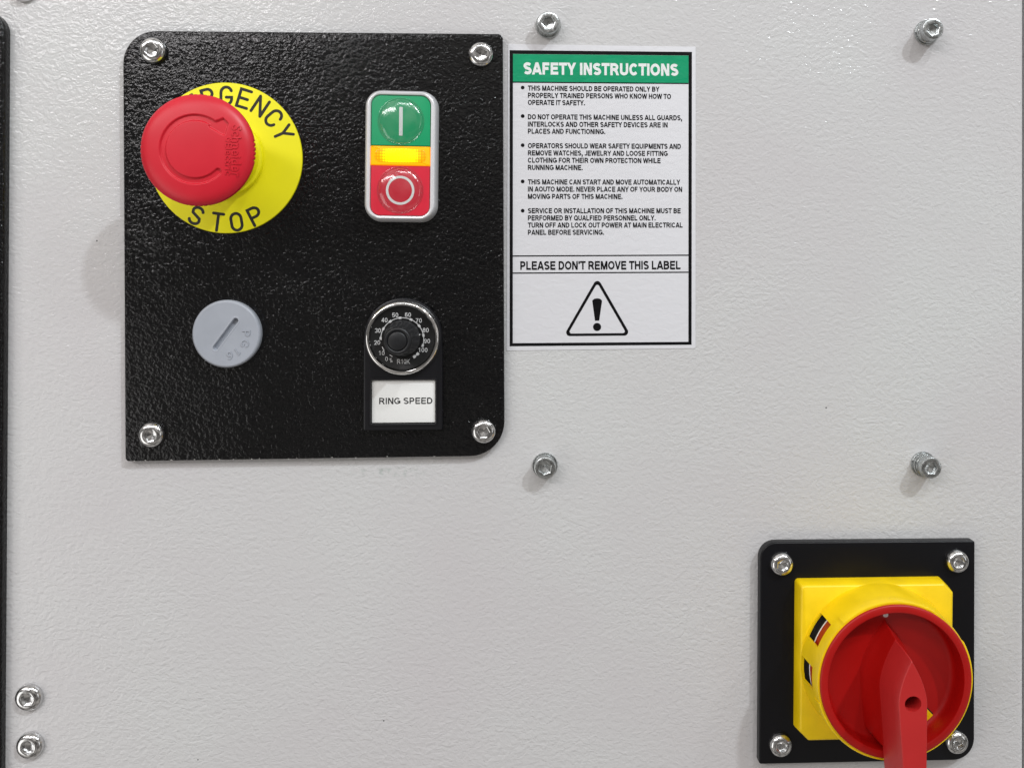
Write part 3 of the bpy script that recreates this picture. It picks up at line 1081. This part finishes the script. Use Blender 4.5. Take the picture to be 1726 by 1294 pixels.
def lensset(parent, cy, ink_bm, flap):
    # rim ring, print below, clear dome on top
    mk('lens_rim', lathe([(9.2, FZ - .05), (9.15, FZ + .14), (8.95, FZ + .2), (8.7, FZ + .1), (8.65, FZ - .02)], 72, cap0=False, cap1=False), M['lens'], parent, loc=(0, cy, 0))
    mk('symbol', ink_bm, M['white_ink'], parent, loc=(0, cy, 0))
    prof = [(8.6, FZ + .03)]
    for k in range(1, 13):
        q = k / 12
        prof.append((8.6 * math.cos(q * PI / 2) if k < 12 else .02, FZ + .03 + 1.9 * math.sin(q * PI / 2)))
    mk('clear_lens', lathe(prof, 72, cap0=False), M['lens'], parent, loc=(0, cy, 0), smooth=60)


lensset(gb, 13.2, plate([(-.72, -5.55), (.72, -5.55), (.72, 5.55), (-.72, 5.55)], [.35] * 4, FZ, FZ + .09, .03, 4), 1)
ri = ringflat(circle(5.6, 64), circle(4.65, 64), FZ + .06)
lensset(rb, -13.4, ri, 1)
mk('amber_lamp', plate([(-ow / 2, -3.75), (ow / 2, -3.75), (ow / 2, 3.55), (-ow / 2, 3.55)], [.1] * 4, 1.2, FZ + .12, .25, 4), M['amber'], pb)
mk('prism_window', plate([(-10.1, -2.45), (10.1, -2.45), (10.1, 2.45), (-10.1, 2.45)], [2.2] * 4, FZ + .1, FZ + .45, .2, 8), M['amber_dots'], pb)

# ------------------------------------------------------------------ speed dial
pd_ = at(677.7, 570.1, 9.0)
dl = thing('speed_dial', 'black round speed dial with chrome ring above a RING SPEED name plate', 'control dial', frame(pd_.x, pd_.y, HP + .02, R(.3)))
out = []
for k in range(33):
    a = PI * k / 32
    out.append((15.0 * math.cos(a), 15.0 * math.sin(a) + .4))
out += [(-15.2, -8), (-15.3, -35.2), (-15.0, -35.9), (-14.4, -36.1), (14.4, -36.1), (15.0, -35.9), (15.3, -35.2), (15.2, -8)]
rings = [[(x_, y_, 0) for x_, y_ in out], [(x_, y_, 2.6) for x_, y_ in out],
         [(x_, y_, 3.0) for x_, y_ in inset_outline(out, .25)], [(x_, y_, 3.15) for x_, y_ in inset_outline(out, .7)]]
body = loft(rings)
cut = prism(rrect(24.9, 17.0, .8, 0.15, -24.95), 2.0, 6)
body = boolean(body, cut)
dlb = mk('name_plate_holder', body, M['black_plastic'], dl, smooth=30)
mk('window_frame', loft([[(x_, y_, z) for x_, y_ in rrect(w, h, r, .15, -24.95)] for w, h, r, z in
                         ((26.4, 18.6, 1.2, 3.1), (26.3, 18.5, 1.1, 3.55), (25.2, 17.3, .8, 3.6), (24.9, 17.0, .8, 3.3), (24.9, 17.0, .8, 2.1))], cap0=False, cap1=False),
   M['black_plastic'], dl)
mk('paper_insert', plate([(-12.1, -33.1), (12.35, -33.1), (12.35, -16.6), (-12.1, -16.6)], [.3] * 4, 2.02, 2.5, .1, 3), M['paper'], dl)
b2 = sans_bm('RING SPEED', 20.5, 2.45, .18)
center_text(b2, 0, 1.0, -24.6)
mk('text_line', b2, M['ink'], dl, loc=(0, 0, 2.53), smooth=0)
mk('mount_ring', lathe([(14.6, 3.1), (14.6, 3.9), (14.2, 4.2), (11, 4.2)], 96, cap0=False), M['black_plastic'], dl)
mk('chrome_ring', lathe([(13.9, 4.0), (14.25, 4.5), (14.25, 5.2), (14.0, 5.9), (13.5, 6.3), (13.0, 6.35), (12.6, 6.1), (12.45, 5.6), (12.3, 5.4), (12.2, 4.6)], 96, cap0=False, cap1=False), M['chrome'], dl)
face = mk('dial_face', lathe([(12.4, 4.2), (12.4, 4.7), (11.9, 4.75), (11.7, 4.62), (.5, 4.62)], 96, cap0=False), M['dial_black'], dl)
SCL = 18.07
ZF = 4.66
for s, dx, dy in (('10', -144, -104), ('20', -176, -31), ('30', -170, 53), ('40', -124, 126), ('50', -50, 161), ('60', 38, 163), ('70', 113, 122),
                  ('80', 161, 55), ('90', 170, -22), ('100', 142, -84), ('0', -111, -145), ('%', -80, -155)):
    b2 = sans_bm(s, None, 1.7, .15)
    bmesh.ops.scale(b2, vec=(.95 if s != '%' else .6, 1, 1), verts=b2.verts)
    center_text(b2, 0, (dx) / SCL, (dy) / SCL)
    mk('number', b2, M['dial_white'], face, loc=(0, 0, ZF), smooth=0)
b2 = sans_bm('R10K', 4.9, 1.8, .13)
center_text(b2, 0, 7 / SCL, -164 / SCL)
mk('number', b2, M['dial_white'], face, loc=(0, 0, ZF), smooth=0)
bm = bmesh.new()
cxd, cyd, rd = -.1, -.4, 8.25
ribbon([(cxd + rd * math.sin(R(a)), cyd + rd * math.cos(R(a))) for a in range(-88, 111, 4)], .28, ZF, bm)
for a in (-88, -61, -34, -6, 24, 52, 80, 108):
    a = R(a)
    c = Vector((cxd + rd * math.sin(a), cyd + rd * math.cos(a))); t = Vector((math.cos(a), -math.sin(a))) * .55; q = Vector((math.sin(a), math.cos(a))) * .42
    bm.faces.new([bm.verts.new((p.x, p.y, ZF + .02)) for p in (c - t - q, c + t - q, c + t + q, c - t + q)])
ribbon([(cxd + rd * math.sin(R(a)), cyd + rd * math.cos(R(a))) for a in (-122, -118, -112)], .4, ZF, bm)
for a, ww in ((134, 1.3), (146, 1.5)):
    a = R(a)
    c = Vector((cxd + rd * math.sin(a), cyd + rd * math.cos(a))); t = Vector((math.cos(a), -math.sin(a))) * .5; q = Vector((math.sin(a), math.cos(a))) * .55
    bm.faces.new([bm.verts.new((p.x, p.y, ZF + .03)) for p in (c - t - q, c + t - q, c + t + q, c - t + q)])
ribbon([(cxd + rd * math.sin(R(a)), cyd + rd * math.cos(R(a))) for a in (136, 144)], .5, ZF + .01, bm)
ribbon([(cxd + (rd - .5) * math.sin(R(a)), cyd + (rd - .5) * math.cos(R(a))) for a in (-150, -142)], .3, ZF + .01, bm)
mk('scale_marks', bm, M['dial_white'], face, smooth=0)


def flute(a, r, z):
    k = max(0, min(1, (z - 7.5) / 3)) * max(0, min(1, (17.5 - z) / 3))
    return r - .42 * k * (0.5 + 0.5 * math.cos(a * 16)) ** 2


prof = [(6.9, 4.8), (6.95, 5.4), (6.9, 6.2), (6.75, 7.0)] + [(6.7 - .14 * k, 7.6 + k * .95) for k in range(0, 11)] + \
       [(5.2, 18.6), (5.15, 19.3), (4.9, 19.8), (4.5, 20.0), (3.9, 19.9), (3.65, 19.6), (3.55, 19.7), (3.4, 20.15), (3.1, 20.3), (.5, 20.3)]
kn = mk('knob', lathe(prof, 160, cap0=False, rf=flute), M['knob_black'], dl, smooth=50)
mk('pointer_line', plate([(-.18, -1.4), (.18, -1.4), (.18, 1.4), (-.18, 1.4)], [.1] * 4, 0, .2, .05, 3), M['white_ink'], kn)
ptl = kn.children[0]
ptl.matrix_parent_inverse = Matrix()
ptl.location = Vector((6.8 * math.cos(R(12)), 6.8 * math.sin(R(12)), 6.2)) * MM
ptl.rotation_euler = (PI / 2, 0, PI / 2 + R(12))

# ------------------------------------------------------------------ blanking plug
pg = at(381.2, 562.8, HP + 3.5)
pl = thing('blanking_plug', 'round pale blue grey plug with slanted slot, lower left on the black plate', 'blanking plug', frame(pg.x, pg.y, HP + .02))
NA = 220
radii = [.2 + k * (12.6 - .2) / 90 for k in range(91)] + [12.9, 13.15, 13.35, 13.48]
sa, sb = Vector((-4.15, -5.5)), Vector((3.75, 5.3))


def pz(r):
    return 3.6 + .12 * (r / 13) ** 2 - 0.9 * max(0, (r - 12.5) / 1.0) ** 2.2


rings = []
for r in radii:
    rg = []
    for k in range(NA):
        a = 2 * PI * k / NA
        p = Vector((r * math.cos(a), r * math.sin(a)))
        d = seg_d(p, sa, sb) - .88
        g = smst(max(0, min(1, (.16 - d) / .32)))
        d2 = abs(seg_d(p, sa, sb) - 1.35)
        rg.append((p.x, p.y, pz(r) - 1.9 * g + .10 * smst(max(0, 1 - d2 / .4))))
    rings.append(rg)
rings.append([(13.5 * math.cos(2 * PI * k / NA), 13.5 * math.sin(2 * PI * k / NA), 2.2) for k in range(NA)])
rings.append([(13.4 * math.cos(2 * PI * k / NA), 13.4 * math.sin(2 * PI * k / NA), 0) for k in range(NA)])
pl.scale = (.955, .965, 1)
hd = mk('plug_disc', loft(rings), M['plug'], pl, smooth=50)
for ch, a, rad in (('P', 2, 8.0), ('G', -27, 8.4), ('1', -56, 8.4), ('6', -80, 8.7)):
    b2 = sans_bm(ch, None, 3.1, .12, .32)
    bmesh.ops.scale(b2, vec=(.95, 1, 1), verts=b2.verts)
    center_text(b2, R(a) - PI / 2, rad * math.cos(R(a)), rad * math.sin(R(a)))
    mk('raised_letter', b2, M['plug'], hd, loc=(0, 0, 3.61), smooth=0)

# ------------------------------------------------------------------ safety label
lc = at(1012, 333)
SL = thing('safety_label', 'white rectangular safety instructions label with green heading and black border', 'safety label', frame(lc.x, lc.y, .03))


def lp(px, py):
    p = at(px, py, .2) - lc
    return Vector((p.x, p.y))


def quad(c): return [tuple(lp(*p)) for p in c]


mk('sheet', plate(quad([(853.5, 591), (1172.5, 587), (1172.7, 79.2), (856, 74.8)]), [.25] * 4, 0, .16, .05, 3), M['sheet'], SL)
outer = quad([(859, 583.6), (1165.7, 581), (1166.3, 88), (859, 85)])
inner = quad([(864.3, 578.3), (1160.3, 576), (1160.6, 94), (864.6, 91.3)])
mk('border', ringflat(outer, inner, .19), M['sticker_ink'], SL, smooth=0)
mk('heading_band', flat(quad([(864.5, 138), (1160.5, 140.3), (1160.6, 94.2), (864.6, 91.5)]), .18), M['sticker_green'], SL, smooth=0)


def pline(name, x0, y0, x1, y1, wpx, z=.2):
    a, b_ = lp(x0, y0), lp(x1, y1)
    t = (b_ - a).normalized()
    q = Vector((-t.y, t.x)) * wpx / 4.235 / 2
    mk(name, flat([tuple(a - q), tuple(b_ - q), tuple(b_ + q), tuple(a + q)], z), M['sticker_ink'], SL, smooth=0)


pline('rule', 864.6, 138.9, 1160.4, 141.2, 2.0, .195)
pline('rule', 864.4, 431.6, 1160.4, 430.2, 2.1)
pline('rule', 864.4, 460.4, 1160.4, 458.9, 2.1)


def ptext(s, x0, x1, y, cap_px, bold, mater=None, name='text_line'):
    """y: middle of the capitals at the left end"""
    k = (y - 88) / 494.0
    dy = ((3.4) * (1 - k) + (-2.6) * k) * (x1 - x0) / 306.0
    a, b_ = lp(x0, y), lp(x1, y + dy)
    ang = math.atan2(b_.y - a.y, b_.x - a.x)
    cap = cap_px / 4.235
    b2 = sans_bm(s, (b_ - a).length, cap, bold, extra=-.035)
    t = b_ - a
    t.normalize()
    nrm = Vector((-t.y, t.x))
    q = a - nrm * cap / 2
    mk(name, b2, mater or M['sticker_ink'], SL, loc=(q.x, q.y, .2), rot=ang, smooth=0)


ptext('SAFETY INSTRUCTIONS', 882.3, 1143.5, 115.6, 20.4, .245, M['sticker_white'], 'heading_text')
LINES = [("THIS MACHINE SHOULD BE OPERATED ONLY BY", 1111.5, 148.9), ("PROPERLY TRAINED PERSONS WHO KNOW HOW TO", 1131, 161), ("OPERATE IT SAFETY.", 986, 173),
         ("DO NOT OPERATE THIS MACHINE UNLESS ALL GUARDS,", 1149.8, 197.2), ("INTERLOCKS AND OTHER SAFETY DEVICES ARE IN", 1125.2, 209.5), ("PLACES AND FUNCTIONING.", 1020.3, 221.4),
         ("OPERATORS SHOULD WEAR SAFETY EQUIPMENTS AND", 1147.6, 245.8), ("REMOVE WATCHES, JEWELRY AND LOOSE FITTING", 1125.5, 258.0), ("CLOTHING FOR THEIR OWN PROTECTION WHILE", 1113.4, 270.2), ("RUNNING MACHINE.", 982.2, 282.4),
         ("THIS MACHINE CAN START AND MOVE AUTOMATICALLY", 1146.5, 306.8), ("IN AOUTO MODE. NEVER PLACE ANY OF YOUR BODY ON", 1149.8, 318.9), ("MOVING PARTS OF THIS MACHINE.", 1049.3, 331.2),
         ("SERVICE OR INSTALLATION OF THIS MACHINE MUST BE", 1147.2, 355.3), ("PERFORMED BY QUALFIED PERSONNEL ONLY.", 1105, 367.5), ("TURN OFF AND LOCK OUT POWER AT MAIN ELECTRICAL", 1150.6, 379.6), ("PANEL BEFORE SERVICING.", 1018, 391.7)]
for s, x1, y in LINES:
    ptext(s, 889.8, x1, y, 8.6, .215)
ptext("PLEASE DON'T REMOVE THIS LABEL", 877, 1147, 447.7, 14.4, .215)
for y in (148, 196, 245, 306, 355.3):
    c = lp(881, y)
    mk('bullet', flat(circle(.75, 20, c.x, c.y), .2), M['sticker_ink'], SL, smooth=0)
ap, bl, br = lp(1006.8, 474), lp(954.3, 566.5), lp(1058.8, 565.5)
o1 = round_poly([tuple(bl + Vector((-1.1, -.0))), tuple(br + Vector((1.1, 0))), tuple(ap + Vector((0, 1.6)))], [1.5, 1.5, 1.5], 6)
o2 = inset_outline(o1, 1.0)
c0 = (ap + bl + br) / 3
o2 = [tuple(c0 + (Vector(p) - c0) * .86) for p in round_poly([tuple(bl + Vector((-1.1, -.0))), tuple(br + Vector((1.1, 0))), tuple(ap + Vector((0, 1.6)))], [.9, .9, .9], 6)]
mk('warning_triangle', ringflat(o1, o2, .2), M['sticker_ink'], SL, smooth=0)
ct = lp(1006.6, 503)
cb = lp(1006.4, 540.5)
ex = arcp(ct.x, ct.y - 1.1, 1.95, 1.15, 0, 180, 12) + [(cb.x - .85, cb.y), (cb.x + .85, cb.y)]
mk('exclamation_bar', flat(ex, .2), M['sticker_ink'], SL, smooth=0)
cc = lp(1006.4, 551)
mk('exclamation_dot', flat(circle(1.62, 28, cc.x, cc.y), .2), M['sticker_ink'], SL, smooth=0)

# ------------------------------------------------------------------ rotary main switch
HS = 4.3
pr_ = at(1461.5, 1096, 0)
RS = thing('rotary_switch', 'yellow square rotary main switch with red round knob and lever, on the small black plate', 'rotary switch', frame(pr_.x, pr_.y, HS + .02))


def sq(hw, ch, r, z):
    pts = [(-hw, -hw + ch), (-hw + ch, -hw), (hw, -hw), (hw, hw - ch), (hw - ch, hw), (-hw, hw)]
    return [(x_, y_, z) for x_, y_ in round_poly(pts, [r, r, r * 1.2, r, r, r * 1.2], 5)]


RS.scale = (1.012, 1.012, 1)
mk('square_base', loft([sq(31.0, 3.7, 1.2, 0), sq(31.0, 3.7, 1.2, .8), sq(30.4, 3.6, 1.2, 6.6), sq(30.1, 3.5, 1.1, 7.2), sq(29.6, 3.4, 1.0, 7.5)]), M['yellow_plastic'], RS)

# collar wall with openings
wins = [(139.5, 158.5), (173.5, 190.5), (322, 337), (352, 364.5)]


def in_win(a):
    a = a % 360
    return any(w0 <= a + 360 * k < w1 for w0, w1 in wins for k in (0, 1))


angs = sorted(set([i * 5.0 for i in range(72)] + [w % 360 for ws in wins for w in ws]))
zs = [(7.4, 30.0), (8.3, 29.9), (19.6, 29.0), (24.6, 28.75), (25.6, 28.5)]
TH = 0.9
bm = bmesh.new()


def P(a, r, z): return bm.verts.new((r * math.cos(R(a)), r * math.sin(R(a)), z))


cells = []
for i, a0 in enumerate(angs):
    a1 = angs[(i + 1) % len(angs)] + (360 if i == len(angs) - 1 else 0)
    for j in range(len(zs) - 1):
        if j == 1 and in_win((a0 + a1) / 2): continue
        z0, r0_ = zs[j]; z1, r1_ = zs[j + 1]
        v = [P(a0, r0_, z0), P(a1, r0_, z0), P(a1, r1_, z1), P(a0, r1_, z1), P(a0, r0_ - TH, z0), P(a1, r0_ - TH, z0), P(a1, r1_ - TH, z1), P(a0, r1_ - TH, z1)]
        for f in ((0, 1, 2, 3), (7, 6, 5, 4)): bm.faces.new([v[k] for k in f])
        if j == len(zs) - 2: bm.faces.new([v[k] for k in (3, 2, 6, 7)])
        if j == 1:
            for (s0, s1, aa) in ((0, 3, a0 - 1), (1, 2, a1 + 1)):
                if in_win(aa): bm.faces.new([v[s0], v[s1], v[s1 + 4], v[s0 + 4]])
        if j in (0, 2) and in_win((a0 + a1) / 2):
            ks = (3, 2, 6, 7) if j == 0 else (0, 1, 5, 4)
            bm.faces.new([v[k] for k in ks])
bmesh.ops.remove_doubles(bm, verts=bm.verts, dist=1e-4)
mk('collar', bm, M['yellow_plastic'], RS, smooth=30, loc=(.6, 0, 0)).scale = (1.03, 1.03, 1)
# raised guard lip segments on the collar edge
for a0, a1 in ((60, 132), (-75, 28), (195, 275)):
    n_ = int((a1 - a0) / 3)
    rg = []
    for k in range(n_ + 1):
        a = R(a0 + (a1 - a0) * k / n_)
        rg.append([(r * math.cos(a), r * math.sin(a), z) for r, z in ((28.5, 20.0), (29.25, 20.0), (29.0, 25.3), (28.8, 25.75), (28.3, 25.75))])
    mk('guard_lip', loft(rg), M['yellow_plastic'], RS, smooth=30, loc=(.6, 0, 0)).scale = (1.03, 1.03, 1)

mk('collar_dark_ring', ringflat(circle(29.3, 72), circle(22, 72), 7.56), M['dark'], RS, smooth=0)  # dark ring added over the yellow base behind the collar openings
drum = mk('inner_drum', lathe([(27.6, 7.6), (27.6, 16.2), (27.6, 16.3), (27.6, 20.5)], 72, cap0=False, cap1=False), M['dark'], RS)
mk('drum_band', lathe([(27.9, 11.9), (27.9, 20.5)], 72, cap0=False, cap1=False), M['red_shaded'], RS)
mk('white_band', lathe([(27.85, 11.2), (28.02, 11.3), (28.02, 11.8), (27.9, 11.95)], 72, cap0=False, cap1=False), M['white_ink'], RS)

# red bowl
bowl = lathe([(27.2, 21), (27.6, 23), (27.75, 26.1), (27.6, 26.5), (27.3, 26.7), (25.4, 26.75), (25.0, 26.6), (24.8, 26.2), (24.6, 21), (24.3, 19.2), (23.6, 18.3), (22.4, 18.0), (.3, 16.6)], 128, cap0=False)
# a thick floor so that the slot can be cut
slot = prism(round_poly([(-1.5, -5), (1.5, -5), (1.5, 3), (-1.5, 3)], [1.2] * 4, 4), 12, 20)
bowl_o = mk('knob_bowl', bowl, M['red_shaded'], RS, smooth=40)
bowl_o.scale = (1.04, 1.04, 1)
bowl_o.location.x = .0008
sl = mk('lock_slot', plate([(-1.5, -3.4), (1.5, -3.4), (1.5, 3.4), (-1.5, 3.4)], [1.0] * 4, 17.95, 18.15, .08, 4), M['yellow_plastic'], RS, loc=(15.7, -15.9, 0), rot=R(45))
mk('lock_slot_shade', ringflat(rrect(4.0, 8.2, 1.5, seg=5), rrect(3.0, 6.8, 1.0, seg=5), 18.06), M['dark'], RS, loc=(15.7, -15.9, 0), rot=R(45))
mk('position_mark', plate([(-.95, -.9), (.95, -.9), (.95, 1.4), (-.95, 1.4)], [.7] * 4, 18.0, 18.5, .1, 4), M['white_ink'], RS, loc=(-.6, 22.4, 0))

HR = R(2.3)


def leaf(w, tip, bot, wb, z, n=14, tail_r=1.2, xoff=0.0, pw=1.7):
    """outline pointed at the top (y=tip), width 2w at y=0, straight taper to 2wb at y=bot"""
    pts = []
    right = [(w * (1 - (k / n) ** pw) if k < n else 0.12, tip * k / n) for k in range(n + 1)]
    pts += [(xoff + x_, y_) for x_, y_ in right]
    pts += [(xoff - x_, y_) for x_, y_ in reversed(right)]
    tail = round_poly([(-wb, bot), (wb, bot), (w, 0), (-w, 0)], [tail_r, tail_r, .01, .01], 5)[:12]
    pts += [(xoff + x_, y_) for x_, y_ in tail]
    return [(x_, y_, z) for x_, y_ in pts]


boss = loft([leaf(10.5, 21.5, -22.5, 9.5, 15.7, tail_r=4), leaf(9.2, 20.5, -22.6, 8.5, 18, tail_r=4), leaf(7.6, 18.8, -23.2, 7.0, 22, tail_r=3), leaf(6.7, 17.6, -23.8, 6.0, 26, tail_r=2.5),
             leaf(6.2, 17.0, -24.0, 5.4, 29, tail_r=2.5)])
mk('handle_boss', boss, M['red_shaded'], RS, rot=HR, smooth=35).scale = (1.06, 1, 1)
blade = loft([leaf(6.15, 17.0, -34, 4.6, 27.9), leaf(6.0, 16.8, -34.6, 4.5, 29.0), leaf(5.7, 16.4, -35, 4.2, 35), leaf(5.2, 15.8, -35, 3.8, 41), leaf(4.95, 15.4, -34.8, 3.65, 44.2), leaf(4.75, 15.1, -34.5, 3.5, 44.9),
              leaf(4.5, 14.7, -34.2, 3.3, 45.1)])
hole = lathe([(2.75, 36), (2.75, 47)], 40)
blade = boolean(blade, hole)
mk('lever', blade, M['red_lit'], RS, rot=HR, smooth=25).scale = (1.09, 1, 1)
